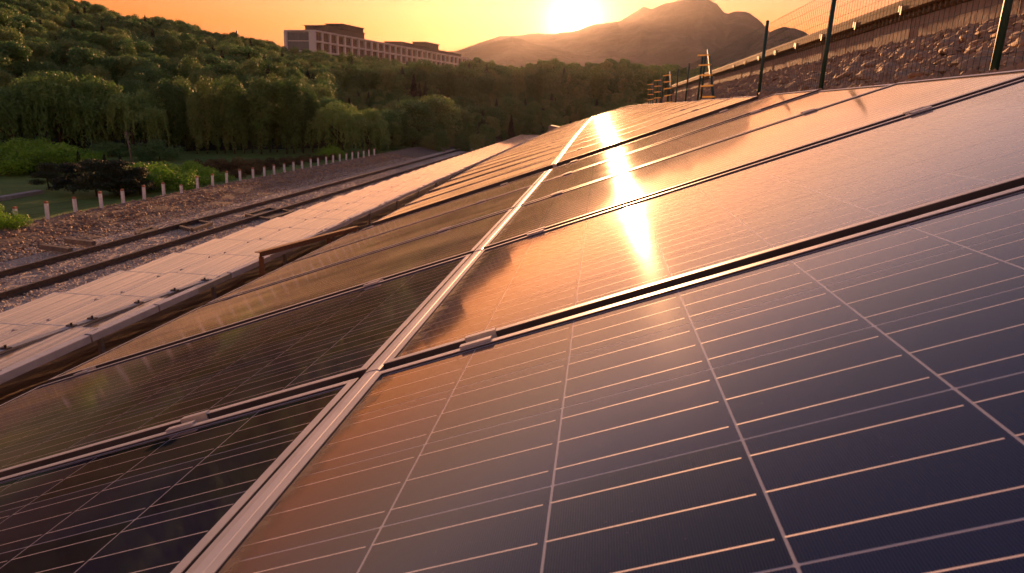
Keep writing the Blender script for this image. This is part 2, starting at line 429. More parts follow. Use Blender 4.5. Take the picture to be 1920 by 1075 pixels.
# ------------------------------------------------------------------ near ground
TH = 0.3709                                      # tilt of the solar array
PROF = [(-40, -4.35), (-26, -4.15), (-20, -4.0), (-18.2, -3.95), (-17.3, -3.66), (-16.2, -3.72), (-15.2, -3.86), (-14.4, -3.90), (-9.6, -3.90),
        (-8.4, -3.75), (-6.8, -3.35), (-5.8, -3.0), (-4.5, -2.3), (-1.5, -1.05), (1.5, 0.14), (2.0, 0.34), (3.3, 0.80), (4.2, 1.12), (6.2, 1.98), (6.6, 2.0)]
PX, PZ = np.array([p[0] for p in PROF]), np.array([p[1] for p in PROF])
def gz(x): return float(np.interp(x, PX, PZ))
def strip(name, x0, x1, y0, y1, dx, dy, mt, amp, fade=0.0, dz=0.0):
    xs = np.arange(x0, x1 + dx / 2, dx)
    ys = np.concatenate([np.arange(y0, 20, dy), np.geomspace(20, y1, max(8, int(60)))])
    X, Y = np.meshgrid(xs, ys, indexing='ij')
    Z = np.interp(X, PX, PZ) + dz
    nz = np.array([noise.noise((x * 1.3, y * 1.3, 3.1)) + 0.5 * noise.noise((x * 3.7, y * 3.7, 9.0)) for x, y in zip(X.ravel(), Y.ravel())]).reshape(X.shape)
    Z = Z + nz * amp
    return structure(link(name, grid_mesh(name, X, Y, Z, mt)))
strip('lawn', -40, -18.0, 0, 75, 0.5, 0.5, M_GRASS, 0.03)
strip('earth_bank', -18.0, -14.4, -2, 92, 0.15, 0.2, M_SOIL, 0.07)
strip('ballast_bed', -14.4, -9.0, -2, 92, 0.2, 0.25, M_GRAVEL, 0.025)
strip('embankment', -9.0, 3.3, -4, 92, 0.2, 0.25, M_SOIL, 0.05)
slope = strip('rubble_slope', 3.3, 6.6, -2, 75, 0.1, 0.2, M_SOIL, 0.05)

# ------------------------------------------------------------------ solar panels
ML, MW, MT = 1.612, 0.986, 0.035                # length up the slope, width along the row, thickness
LIP, LIPH = 0.014, 0.0035
GAPM = 0.038                                    # gap between neighbours along the row
PITCHM = MW + GAPM
HX, HY = ML / 2, MW / 2
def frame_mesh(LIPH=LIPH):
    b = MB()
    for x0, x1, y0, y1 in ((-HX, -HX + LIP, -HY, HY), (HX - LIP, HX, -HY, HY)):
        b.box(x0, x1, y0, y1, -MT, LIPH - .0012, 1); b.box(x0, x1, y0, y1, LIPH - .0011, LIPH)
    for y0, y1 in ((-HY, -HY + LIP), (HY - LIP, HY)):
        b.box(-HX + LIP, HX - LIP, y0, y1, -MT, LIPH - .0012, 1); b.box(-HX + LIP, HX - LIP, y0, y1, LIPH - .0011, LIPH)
    return b.mesh('frame', [M_ALU, M_SIDESHADE])
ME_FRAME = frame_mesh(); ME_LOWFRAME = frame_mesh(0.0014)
def sheet(name, z, mt):
    b = MB(); x, y = HX - LIP, HY - LIP
    b.box(-x, x, -y, y, z - 0.004, z)
    return b.mesh(name, mt)
ME_SHEET = sheet('backsheet', -0.0001, M_BACK)
ME_FARLAM = sheet('laminate', 0.0, M_FARLAM)
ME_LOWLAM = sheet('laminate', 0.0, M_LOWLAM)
CP, CS = 0.158, 0.1558
def cell_mesh(bus):
    b = MB(); h = CS / 2; c = 0.0012
    b.face([(-h + c, -h, 0), (h - c, -h, 0), (h, -h + c, 0), (h, h - c, 0), (h - c, h, 0), (-h + c, h, 0), (-h, h - c, 0), (-h, -h + c, 0)])
    if bus:
        for k in (-1, 0, 1): b.box(-h - 0.001, h - 0.004, k * 0.052 - 0.0007, k * 0.052 + 0.0007, 0.0, 0.0001, 1)
    return b.mesh('cell', [M_CELLSHEEN if bus else M_CELL, M_BUS])
ME_CELL, ME_CELLB = cell_mesh(False), cell_mesh(True)
def bus_mesh():
    b = MB(); b.box(-CS / 2 - 0.001, CS / 2 - 0.0050, -0.0007, 0.0007, 0.0, 0.0001)
    return b.mesh('busbar', M_BUS)
ME_BUS = bus_mesh()
def clamp_mesh():
    b = MB(); g = GAPM / 2
    z = LIPH + 0.0005
    b.box(-0.026, 0.026, -g - 0.009, -g + 0.004, z, z + 0.004)        # flange on one lip
    b.box(-0.026, 0.026, g - 0.004, g + 0.009, z, z + 0.004)
    b.box(-0.026, 0.026, -g + 0.0012, -g + 0.004, -0.02, z)            # webs of the channel
    b.box(-0.026, 0.026, g - 0.004, g - 0.0012, -0.02, z)
    b.box(-0.026, 0.026, -g + 0.004, g - 0.004, -0.02, -0.017)
    return b.mesh('clamp', M_ALU)
ME_CLAMP = clamp_mesh()
def dust_material():
    mt, t, b = mat('settled_dust')
    b.inputs['Base Color'].default_value = (0.30, 0.21, 0.14, 1); b.inputs['Roughness'].default_value = 0.95
    tc = nd(t, 'ShaderNodeTexCoord'); n = nd(t, 'ShaderNodeTexNoise'); n.inputs['Scale'].default_value = 26; n.inputs['Detail'].default_value = 6
    t.links.new(tc.outputs['Object'], n.inputs['Vector'])
    sp = nd(t, 'ShaderNodeSeparateXYZ'); t.links.new(tc.outputs['Object'], sp.inputs[0])
    # thickest against the frame, thinning out over the glass
    ax = nd(t, 'ShaderNodeMapRange'); ax.inputs[1].default_value = -HX + LIP; ax.inputs[2].default_value = -HX + LIP + .03; ax.inputs[3].default_value = .30; ax.inputs[4].default_value = 0
    ay = nd(t, 'ShaderNodeMapRange'); ay.inputs[1].default_value = -HY + LIP; ay.inputs[2].default_value = -HY + LIP + .018; ay.inputs[3].default_value = .26; ay.inputs[4].default_value = 0
    t.links.new(sp.outputs[0], ax.inputs[0]); t.links.new(sp.outputs[1], ay.inputs[0])
    mxm = nd(t, 'ShaderNodeMath', operation='MAXIMUM'); t.links.new(ax.outputs[0], mxm.inputs[0]); t.links.new(ay.outputs[0], mxm.inputs[1])
    ad_ = nd(t, 'ShaderNodeMath', operation='ADD'); t.links.new(n.outputs['Fac'], ad_.inputs[0]); t.links.new(mxm.outputs[0], ad_.inputs[1])
    mr = nd(t, 'ShaderNodeMapRange'); mr.inputs[1].default_value = .52; mr.inputs[2].default_value = .86; mr.inputs[3].default_value = 0; mr.inputs[4].default_value = .75
    t.links.new(ad_.outputs[0], mr.inputs[0]); t.links.new(mr.outputs[0], b.inputs['Alpha'])
    return mt
def dust_mesh():
    b = MB(); x, y = HX - LIP, HY - LIP; z = .0004
    b.face([(-x, -y, z), (-x + .03, -y, z), (-x + .03, y, z), (-x, y, z)])
    b.face([(-x + .03, -y, z), (x, -y, z), (x, -y + .018, z), (-x + .03, -y + .018, z)])
    return b.mesh('dust_line', dust_material())
ME_DUST = dust_mesh()
def bolt_mesh():
    b = MB(); b.tube([(0, 0, -0.03), (0, 0, -0.012)], 0.004, 6); b.tube([(0, 0, -0.016), (0, 0, -0.009)], 0.0075, 6)
    return b.mesh('bolt', M_STEELDK)
ME_BOLT = bolt_mesh()

SEAM = 0.016                                    # half gap between the upper and lower row
def zoff(s): return float(np.interp(s, [-2, 4.4, 10, 20, 30, 45], [0, 0, .065, .13, .17, .25]))
def tilt(s): return float(np.interp(s, [4.6, 10, 40], [TH, R(19.8), R(19.8)]))
def trim_mesh():
    b = MB(); x1 = -HX - .0012; x0 = -HX - 2 * SEAM + .0012; w_ = x1 - x0
    b.prism([(x0, -.03), (x0, .000), (x0 + w_ * .12, .0022), (x0 + w_ * .5, .0032), (x0 + w_ * .88, .0022), (x1, .000), (x1, -.03)], -HY - GAPM / 2 + .001, HY + GAPM / 2 - .001)
    return b.mesh('seam_trim', M_ALU)
ME_TRIM = trim_mesh()
def make_panel(name, label, group, loc, rot, detail, clamps, trim=False):
    t = thing(name, label, 'solar panel', loc, rot, group)
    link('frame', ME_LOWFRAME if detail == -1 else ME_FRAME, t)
    if detail > 0:
        link('backsheet', ME_SHEET, t); link('dust_line', ME_DUST, t)
        for i in range(10):
            for j in range(6):
                c = link('cell', ME_CELL if detail == 2 else ME_CELLB, t, ((i - 4.5) * CP, (j - 2.5) * CP, 0))
                c.rotation_euler = (0, 0, 0)
                if detail == 2:
                    for k in (-1, 0, 1): link('busbar', ME_BUS, c, (0, k * 0.052, 0))
    else:
        link('laminate', ME_LOWLAM if detail == -1 else ME_FARLAM, t)
    if trim: link('seam_trim', ME_TRIM, t)
    for cx in clamps:
        cl = link('clamp', ME_CLAMP, t, (cx, HY + GAPM / 2, 0))
        if detail > 0: link('bolt', ME_BOLT, cl)
    return t
def row_name(c):
    return 'nearest' if c == 0 else ordinal(c) + ' nearest'
NEAR = 5
NCOL = 32
RAILS_T = (0.19, 1.28, -0.35, -1.45)
for c in range(NCOL):
    s = -PITCHM / 2 + c * PITCHM + (0.52 if c >= NEAR else 0)
    th = tilt(s)
    # small differences in how each column was fixed
    e = random.uniform(-1, 1) * (0.0012 if c < 2 else 0.0030)
    for row in (1, -1):
        tc_ = row * (SEAM + HX)
        th2 = th - (R(0.5) if row < 0 else 0) + random.uniform(-1, 1) * (0.0008 if c < 2 else 0.003)
        x = tc_ * math.cos(th2); z = tc_ * math.sin(th2) + zoff(s)
        detail = 2 if c < 2 else (1 if c < NEAR else 0)
        pitch_a = math.atan2(zoff(s + .5) - zoff(s - .5), 1.0) + e
        rt_ = [q - tc_ for q in RAILS_T if q * row > 0]
        rn = 'upper' if row > 0 else 'lower'
        make_panel('solar_panel', 'dark solar panel in the %s row of the front array, %s column' % (rn, row_name(c)),
                   'panels of the front array', (x, s, z), (pitch_a, -th2, 0), detail, rt_, row > 0)
# mounting rails under the front array
for k, q in enumerate(RAILS_T):
    b = MB()
    ss = [-1.1, 4.1, 4.55, 10, 20, 30, 34]
    pts = []
    for s in ss:
        th = tilt(s); z = zoff(s)
        pts.append((q * math.cos(th) + 0.07 * math.sin(th), s, q * math.sin(th) + z - 0.07 * math.cos(th)))
    for a, c in zip(pts, pts[1:]): b.bar(a, c, 0.04, 0.06)
    o = link('mounting_rail', b.mesh('mounting_rail', M_GALV))
    tag(o, 'galvanised mounting rail under the front array, %s from its lower edge' % ORD[[3, 2, 1, 0].index({0: 1, 1: 0, 2: 2, 3: 3}[k])], 'mounting rail', 'rails under the front array')
# lower array: two landscape rows standing almost level beside the railway
LZ = -2.81
LP = ML + 0.002
LY0 = 4.2
def low_z(y): return LZ + float(np.interp(y, [0, 11, 20, 38, 62, 80], [0, 0, .07, .17, .25, .36]))
for c in range(46):
    y = LY0 + LP / 2 + c * LP + (0.10 if c >= 4 else 0) + (0.22 if c >= 13 else 0)
    for row in (0, 1):
        x = -6.88 - row * 0.988
        e1, e2 = random.uniform(-1, 1) * 0.0012, random.uniform(-1, 1) * 0.0012
        rn = 'inner' if row == 0 else 'outer'
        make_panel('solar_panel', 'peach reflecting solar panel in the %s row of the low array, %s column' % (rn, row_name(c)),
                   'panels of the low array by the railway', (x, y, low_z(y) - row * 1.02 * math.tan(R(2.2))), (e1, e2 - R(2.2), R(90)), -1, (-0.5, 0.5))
for k, x in enumerate((-6.5, -7.05, -7.5, -8.05)):
    b = MB(); ys_ = [LY0, 11, 20, 38, 62, 78]; dz_ = (x + 6.88) * math.tan(R(2.2)) - .075
    for q0, q1 in zip(ys_, ys_[1:]): b.bar((x, q0, low_z(q0) + dz_), (x, q1, low_z(q1) + dz_), 0.04, 0.06)
    tag(link('mounting_rail', b.mesh('mounting_rail', M_GALV)), 'galvanised mounting rail under the low array, %s from its inner edge' % ORD[k], 'mounting rail', 'rails under the low array')
me_sp = None
for c in range(0, 15):
    for k, x in enumerate((-6.5,)):
        z = low_z(LY0 + .4 + c * 3) + (x + 6.88) * math.tan(R(2.2)) - .106
        b = MB(); b.box(-0.03, 0.03, -0.03, 0.03, gz(x) - 0.3 - z, -0.002); b.box(-0.05, 0.05, -0.05, 0.05, -0.010, 0.0)
        tag(link('support_post', b.mesh('support_post', M_GALV), None, (x, LY0 + .4 + c * 3, z)), 'short galvanised post under the low array inner edge, %s from the camera' % ordinal(c), 'support post', 'posts under the low array')
# pale fascia pieces along its inner edge
fas = thing('edge_fascia', 'pale metal fascia of end to end pieces along the low array inner edge', 'fascia', (-6.33, 4.2, LZ))
y = 0.0
lens = [1.25, 1.75, 1.5, 1.1, 1.15, 1.6, 1.7, 1.6]
for k in range(44):
    L = lens[k % 8] if k < 8 else 1.7
    off = 0.0 if y < 5.5 else (-.02 if y < 6.8 else -.06)
    b = MB(); dz = random.uniform(-.012, .012)
    b.prism([(-.07, .010), (.030, .006), (.034, -.002), (.042, -.095), (.032, -.10), (.020, -.012), (-.07, -.004)], 0, L - .03)
    link('fascia_piece', b.mesh('fascia_piece', M_GALV if k == 4 else M_FASC), fas, (off, y, dz + low_z(4.2 + y) - LZ + .012), (0, 0, random.uniform(-.008, .008)))
    y += L
# dark cable tray lying askew over the near inner row
ty0, ty1 = np.array((-6.96, 5.9, LZ + .02)), np.array((-6.44, 10.4, LZ + .02))
tray = thing('cable_tray', 'grey cable tray with bolts lying askew on the near low array panels', 'cable tray', tuple(ty0))
dv = ty1 - ty0
b = MB(); b.bar((0, 0, 0), tuple(dv), 0.10, 0.03); link('tray', b.mesh('tray', M_GALV), tray)
for q in (0.12, 0.34, 0.42, 0.62, 0.8, 0.97):
    b = MB(); b.box(-.06, .06, -.035, .035, .016, .03); b.tube([(0, 0, .03), (0, 0, .06)], .018, 6); link('tray_clip', b.mesh('tray_clip', M_STEELDK), tray, tuple(dv * q))

# rusty angle-iron trestle standing in the gap between the arrays
a_ = at_x(487, 478, -6.08); b_ = at_x(672, 428, -6.08)
t = thing('steel_trestle', 'rusty angle iron trestle in the dark gap between the two arrays', 'trestle', (a_[0], a_[1], gz(a_[0])))
def trel(p): return Vector(p) - Vector((a_[0], a_[1], gz(a_[0])))
b = MB(); p0, p1 = trel(a_), trel(b_)
b.bar(p0, p1, 0.014, 0.10); b.bar(p0 + Vector((-.055, 0, .045)), p1 + Vector((-.055, 0, .045)), 0.095, 0.014)
link('beam', b.mesh('beam', M_RUST), t)
for q in (0.01, 0.62, 0.97):
    p = p0.lerp(p1, q); b = MB()
    b.box(-0.05, 0.05, -0.006, 0.006, 0, p.z - .05); b.box(-0.05, -0.038, 0.0062, 0.09, 0, p.z - .052)
    link('leg', b.mesh('leg', M_RUST), t, (p.x, p.y, 0))

# cables hanging in the gap
for k, (s0, s1, x) in enumerate([(5.4, 7.2, -5.9), (7.6, 9.3, -5.92), (10.2, 12.0, -5.9), (5.0, 6.0, -5.95)]):
    b = MB(); pts = []
    for i in range(13):
        q = i / 12; pts.append((x + 0.03 * math.sin(q * 9 + k), s0 + (s1 - s0) * q, LZ - .2 - 0.3 * math.sin(q * math.pi)))
    b.tube(pts, 0.014, 6)
    tag(link('cable', b.mesh('cable', M_CABLE)), 'black cable sagging in the gap between arrays, %s from the camera' % ORD[[1, 2, 3, 0][k]], 'cable', 'cables in the gap')

# ------------------------------------------------------------------ stones
def stone_mesh(seed, flat=0.7):
    import bmesh
    bm = bmesh.new(); bmesh.ops.create_icosphere(bm, subdivisions=2, radius=1)
    for v in bm.verts:
        n = noise.noise(v.co * 1.1 + Vector((seed * 7.3, 0, 0))) * 0.55 + noise.noise(v.co * 2.7 + Vector((0, seed * 5.1, 0))) * 0.18
        v.co *= 1 + n
        v.co.z *= flat
        v.co.x *= 1.15
    me = bpy.data.meshes.new('stone'); bm.to_mesh(me); bm.free()
    me.materials.append(M_STONE)
    me.polygons.foreach_set('use_smooth', [True] * len(me.polygons))
    return me
STONES = [stone_mesh(i, 0.55 + 0.1 * (i % 3)) for i in range(10)]
rs = random.Random(5)
cnt = 0
def stone_at(x, y, s, sink=0.25):
    o = link('stone', STONES[rs.randrange(10)], slope, (x, y, gz(x) + s * (0.55 - sink)), (rs.uniform(-.3, .3), rs.uniform(-.5, .1), rs.uniform(-.45, .45)))
    o.scale = (s * rs.uniform(.7, 1.1), s * rs.uniform(1.1, 1.8), s * rs.uniform(.6, 1.0))
spots = []
tries = 0
while len(spots) < 298 and tries < 60000:
    tries += 1
    y = 3.5 + 11 * rs.random() ** 1.3; x = rs.uniform(3.4, 6.25); s = rs.uniform(0.055, 0.13)
    if all((x - q[0]) ** 2 + (y - q[1]) ** 2 > (0.8 * (s + q[2])) ** 2 for q in spots):
        spots.append((x, y, s)); stone_at(x, y, s)
# the many smaller stones and those far along the slope
def stones_mass(name, pts, mt, nface_seed=0):
    base = []
    for sd in range(6):
        g = np.random.default_rng(sd + 11 + nface_seed)
        v = np.array([(1, 0, 0), (-1, 0, 0), (0, 1, 0), (0, -1, 0), (0, 0, 1), (0, 0, -1)], float)
        v = v * g.uniform(.7, 1.2, (6, 1)) + g.uniform(-.22, .22, (6, 3)); v[:, 2] *= 0.75
        base.append(v)
    F = np.array([(0, 2, 4), (2, 1, 4), (1, 3, 4), (3, 0, 4), (2, 0, 5), (1, 2, 5), (3, 1, 5), (0, 3, 5)])
    g = np.random.default_rng(3 + nface_seed); V = []; FF = []
    n = len(pts); k = g.integers(0, 6, n); an = g.uniform(0, 6.28, n)
    B = np.array(base)[k]; ca, sa = np.cos(an)[:, None], np.sin(an)[:, None]
    x, y, z = B[..., 0] * ca - B[..., 1] * sa, B[..., 0] * sa + B[..., 1] * ca, B[..., 2]
    P = np.stack([x, y, z], -1) * pts[:, 3][:, None, None] + pts[:, None, :3]
    FF = (F[None] + (np.arange(n) * 6)[:, None, None]).reshape(-1, 3)
    me = bpy.data.meshes.new(name)
    me.from_pydata(P.reshape(-1, 3).tolist(), [], FF.tolist()); me.materials.append(mt); me.update()
    return me
g = np.random.default_rng(21)
n = 16000
ys = 2.5 + 60 * g.random(n) ** 1.9; xs = g.uniform(2.0, 6.3, n); ss = g.uniform(0.02, 0.075, n) * (1 + ys / 40)
pts = np.stack([xs, ys, np.interp(xs, PX, PZ) + ss * .3, ss], -1)
o = link('small_rubble', stones_mass('small_rubble', pts, M_STONE)); o['kind'] = 'stuff'
tag(o, 'small loose brown rubble between the larger stones below the wall', 'rubble')

# ------------------------------------------------------------------ parapet wall behind the fence
WX = 6.30
wall = thing('parapet_wall', 'long cement panel wall with sunlit stone cap above the rubble', 'wall', (WX, 0, gz(WX)))
wz = 2.47; top = 2.90
for i in range(30):
    y0 = 3.0 + i * 1.9
    b = MB(); j = random.uniform(-.015, .015)
    b.box(0.0 + j, 0.28, y0, y0 + 1.885, -0.35, wz - gz(WX) + random.uniform(-.012, .0))
    link('wall_panel', b.mesh('wall_panel', M_WALL), wall)
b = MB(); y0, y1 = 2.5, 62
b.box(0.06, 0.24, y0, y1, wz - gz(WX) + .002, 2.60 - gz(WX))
link('recess_shade', b.mesh('recess_shade', M_BDARK), wall)  # dark colour of the band stands in for the shadow line under the cap
for i in range(15):
    y0 = 2.6 + i * 4.0
    b = MB(); zt = top - gz(WX); z0_ = 2.602 - gz(WX)
    b.prism([(-0.14, z0_ + 0.02), (-0.10, z0_), (0.30, z0_), (0.30, zt - .04), (0.05, zt), (-0.10, zt - 0.05), (-0.14, zt - .10)], y0, y0 + 3.99)
    link('cap_stone', b.mesh('cap_stone', M_CAP), wall)
for i in range(150):
    y0 = 3.0 + i * 0.22 if i < 90 else None
    if y0 is None: break
    if i == 0:
        b = MB(); b.box(-0.05, 0.055, 0, 0.07, wz - gz(WX) + .004, 2.598 - gz(WX)); me_bal = b.mesh('baluster', M_CAP)
    link('baluster', me_bal, wall, (0, y0, 0))
for i in range(12):
    y0 = 4.2 + i * 2.6
    if i == 0:
        b = MB(); b.box(-0.012, 0.0, 0, 0.05, -.17, 0.0); b.box(-0.05, -0.012, 0, 0.05, -0.004, 0.0); b.box(-.05, -.046, 0, .05, -.12, -.004)
        me_br = b.mesh('bracket', M_GALV)
    link('bracket', me_br, wall, (-0.142, y0, 2.72 - gz(WX)))
g_top = MB()
structure(link('upper_terrace', grid_mesh('upper_terrace', *np.meshgrid(np.linspace(6.59, 60, 20), np.linspace(-5, 75, 20), indexing='ij'), np.full((20, 20), 2.5), M_SOIL)))

# ------------------------------------------------------------------ green wire fence
FX = 3.34; FB = gz(FX) - 0.02
def ftop(y): return 1.86 + 0.0 * y
fence = thing('wire_fence', 'green wire mesh fence on round posts along the rubble slope', 'fence', (FX, 0, FB))
def fy(px, py): return at_x(px, py, FX)[1]
pys = [fy(1872, 90), fy(1550, 90), fy(1431, 110), fy(1313, 140)]
dyp = 3.6
while pys[-1] < 45: pys.append(pys[-1] + dyp * random.uniform(.9, 1.1))
pys = [pys[0] - 3.4] + pys
b = MB(); b.tube([(0, 0, -0.3), (0, 0, 1.40)], 0.030, 10); b.tube([(0, 0, 1.40), (0, 0, 1.41), (0, 0, 1.425)], [0.032, 0.032, 0.012], 10)
me_post = b.mesh('post', M_GREEN, True)
for i, y in enumerate(pys):
    link('post', me_post, fence, (0, y, 0), (random.uniform(-.012, .012), random.uniform(-.012, .012), 0))
for i in range(len(pys) - 1):
    y0, y1 = pys[i], pys[i + 1]; b = MB()
    far = y0 > 14
    st = 0.10 if not far else 0.2
    n = max(2, int((y1 - y0) / st))
    rr_ = 0.0022 if not far else 0.003
    for k in range(1, n):
        yy = y0 + (y1 - y0) * k / n
        b.tube([(0.03, yy, 0.03), (0.03, yy, 1.38)], rr_, 3, cap=False)
    for z in np.arange(0.06, 1.40, 0.13):
        b.tube([(0.028, y0, z), (0.028, y1, z)], rr_ * (1.3 if z > 1.3 else 1), 3, cap=False)
    link('wire_mesh', b.mesh('wire_mesh', M_GREEN), fence)
# braced posts: a leaning post tied to the upright with flat bars
def braced(px_top, px_bot, px_up, label):
    yb, yt, yu = fy(*px_bot), fy(*px_top), fy(*px_up)
    t = thing('braced_fence_post', label, 'fence post', (FX - 0.10, yb, FB), group='braced posts beside the wire fence')
    b = MB(); b.tube([(0, 0, -0.2), (0.0, (yt - yb), 1.45)], 0.034, 10); link('post', b.mesh('post', M_GREEN, True), t)
    dy = yu - yb
    for z in (0.12, 0.41, 0.70, 0.99, 1.28):
        q = z / 1.45
        b = MB(); yq = (yt - yb) * q - .04; tl = random.uniform(-.03, .03); b.box(-.17, 0.17, -.002, .002, -.019, .019, 0, Matrix.Translation((-0.15, yq, z)) @ Matrix.Rotation(tl * 3 - .12, 4, 'Y'))
        link('cross_bar', b.mesh('cross_bar', M_PLASTIC), t)
    b = MB(); b.tube([(0.06, dy * .95, -.2), (0.06, dy * .95, 1.36)], 0.028, 10); link('back_post', b.mesh('back_post', M_GREEN, True), t)
braced((1336, 84), (1350, 180), (1316, 182), 'nearest braced green post with five bright cross bars')
braced((1262, 128), (1266, 190), (1252, 190), 'second braced green post with bright cross bars, mid fence')
braced((1243, 140), (1243, 192), (1231, 192), 'third braced green post with bright cross bars, further along')
braced((1228, 148), (1229, 192), (1221, 192), 'farthest braced green post with bright cross bars')

# concrete stub standing at the end of the arrays
c0 = at_x(1034, 240, -2.2); c1_ = at_x(1066, 230, -1.4)
Yc = c0[1]
blk = thing('concrete_stub', 'pale weathered concrete stub at the far end of the low array', 'concrete block', (-2.0, Yc, -1.25))
b = MB(); b.prism([(-.35, 0), (.45, 0), (.45, .62), (.30, .70), (-.28, .80), (-.35, .72)], 0, 1.3)
link('block', b.mesh('block', M_CONC), blk)
b = MB(); b.prism([(-.40, .722), (-.28, .805), (.32, .705), (.50, .60), (.50, .66), (.33, .76), (-.28, .86), (-.40, .78)], -.05, 1.35)
link('coping', b.mesh('coping', M_CONC), blk)

# ------------------------------------------------------------------ railway
RX0, RX1 = -11.78, -13.22
RZ = -3.90
trk = thing('railway_track', 'single railway track half buried in pale ballast below the arrays', 'railway track', (0, 0, RZ))
prof = [(-.065, 0), (.065, 0), (.065, .012), (.012, .03), (.012, .10), (.036, .112), (.036, .145), (-.036, .145), (-.036, .112), (-.012, .10), (-.012, .03), (-.065, .012)]
for x in (RX0, RX1):
    b = MB(); b.prism([(x + q[0], q[1] + .02) for q in prof], -2, 75); link('rail', b.mesh('rail', M_RAILTOP), trk)
b = MB(); b.box(-1.25, 1.25, -.11, .11, -.12, 0.018); me_sl = b.mesh('sleeper', M_TIMBER)
for i in range(100):
    link('sleeper', me_sl, trk, ((RX0 + RX1) / 2, 3 + i * 0.65, random.uniform(-.035, -.012)))
# ballast stones
g = np.random.default_rng(4); n = 34000
ys = 5 + 50 * g.random(n) ** 1.5; xs = g.uniform(-15.3, -9.4, n)
ss = g.uniform(0.018, 0.05, n)
pts = np.stack([xs, ys, np.interp(xs, PX, PZ) + ss * .25, ss], -1)
M_BALL = noisy('ballast_stone', [(0.2, (0.32, 0.25, 0.185)), (0.5, (0.54, 0.435, 0.335)), (0.8, (0.74, 0.63, 0.50))], 7, 0.85, 0.0, detail=2)
o = link('ballast', stones_mass('ballast', pts, M_BALL, 5)); o['kind'] = 'stuff'
tag(o, 'pale grey crushed stone ballast around the rails', 'ballast')
# rubble on the earth bank
n = 9000; ys = 6 + 50 * g.random(n) ** 1.5; xs = g.normal(-16.0, 0.75, n).clip(-17.6, -14.5); ss = g.uniform(0.02, 0.085, n) * g.uniform(.6, 1, n)
pts = np.stack([xs, ys, np.interp(xs, PX, PZ) + ss * .3, ss], -1)
o = link('bank_rubble', stones_mass('bank_rubble', pts, M_STONE, 8)); o['kind'] = 'stuff'
tag(o, 'brown rubble scattered over the earth bank beside the railway', 'rubble')
# loose timbers on the bank
for k, (pa, pb, lab) in enumerate([((78, 462), (132, 470), 'loose grey timber beam lying beside the rail, left one of two'), ((125, 451), (176, 457), 'loose grey timber beam lying beside the rail, right one of two')]):
    a, c = at_z(*pa, -3.74), at_z(*pb, -3.78)
    b = MB(); b.bar((0, 0, 0), tuple(c - a), 0.16, 0.13); tag(link('timber_beam', b.mesh('timber_beam', M_TIMBER), None, tuple(a)), lab, 'timber beam', 'loose timbers by the track')
# drainage frames of old sleepers beside the rails
def drain(pxs, label):
    c = [at_z(x, y, -3.84) for x, y in pxs]
    ctr = sum(c) / 4
    t = thing('drain_frame', label, 'drain frame', tuple(ctr), group='timber drain frames by the track')
    for i in range(4):
        b = MB(); b.bar(tuple(c[i] - ctr), tuple(c[(i + 1) % 4] - ctr), 0.12, 0.10); link('timber', b.mesh('timber', M_TIMBER), t)
    b = MB(); b.face([tuple(q - ctr + np.array((0, 0, -0.02))) for q in c][::-1]); b.face([tuple(q - ctr + np.array((0, 0, -0.06))) for q in c])
    link('hollow', b.mesh('hollow', M_STEELDK), t)  # flat dark sheet, coloured as the shade inside the hollow
drain([(330, 424), (362, 414), (396, 420), (360, 432)], 'dark timber edged drain cover between the rails')
drain([(462, 404), (505, 391), (548, 398), (505, 412)], 'dark timber edged drain cover beside the low array')
drain([(256, 437), (284, 428), (294, 431), (262, 441)], 'small dark drain cover beyond the far rail')

# ------------------------------------------------------------------ white posts
b = MB(); b.box(-.045, .045, -.045, .045, -.25, .50); me_wp = b.mesh('shaft', M_WHITE)
b = MB(); b.prism([(-.048, .502), (.048, .502), (.048, .55), (.025, .575), (-.025, .575), (-.048, .55)], -.048, .048); me_wc = b.mesh('cap', M_REDCAP)
y_a = at_z(140, 412, -3.66); y_b = at_z(346, 369, -3.66); y_e = at_z(721, 291, -3.66)
step = (y_b[1] - y_a[1]) / 5
i = 0; y = y_a[1] - 2 * step
WPOST_Y = []
while y < y_e[1] + .5:
    hh = 1.0 if i not in (0, 8) else 0.62
    t = thing('fence_post', 'white concrete post with faded red top beside the railway, %s from the left' % ordinal(i), 'fence post', (-17.25 + random.uniform(-.03, .03), y, -3.68), (random.uniform(-.03, .03), random.uniform(-.03, .03), random.uniform(-.1, .1)), 'white posts along the railway')
    t.scale = (1, 1, hh * random.uniform(.95, 1.05))
    link('shaft', me_wp, t); link('cap', me_wc, t)
    WPOST_Y.append(y)
    i += 1; y += step * random.uniform(.98, 1.02)
# thin wires between the white posts
b = MB()
for z in (0.2, 0.42):
    b.tube([(0, q, z) for q in WPOST_Y], 0.004, 3, cap=False)
tag(link('fence_wire', b.mesh('fence_wire', M_STEELDK), None, (-17.3, 0, -3.68)), 'two thin dark wires strung along the white posts', 'wire')
# pole among the shrubs
pb = at_z(249, 312, -4.1); pt_ = 0.95
t = thing('utility_pole', 'thin pale leaning wooden pole among the shrubs', 'pole', tuple(pb), (0, R(-6), 0))
b = MB(); b.tube([(0, 0, -.3), (0, 0, 2.15)], [0.06, 0.045], 8); link('shaft', b.mesh('shaft', M_TIMBER, True), t)
b = MB(); b.box(-.22, .22, -.03, .03, 1.98, 2.04); link('crossarm', b.mesh('crossarm', M_TIMBER), t)
# kerbed path across the lawn
pa, pb2 = at_z(-30, 378, -4.02), at_z(75, 360, -4.02)
b = MB(); b.bar(tuple(pa - np.array((0, 0, 0))), tuple(pb2), 0.35, 0.16); structure(link('path', b.mesh('path', M_CONC)))

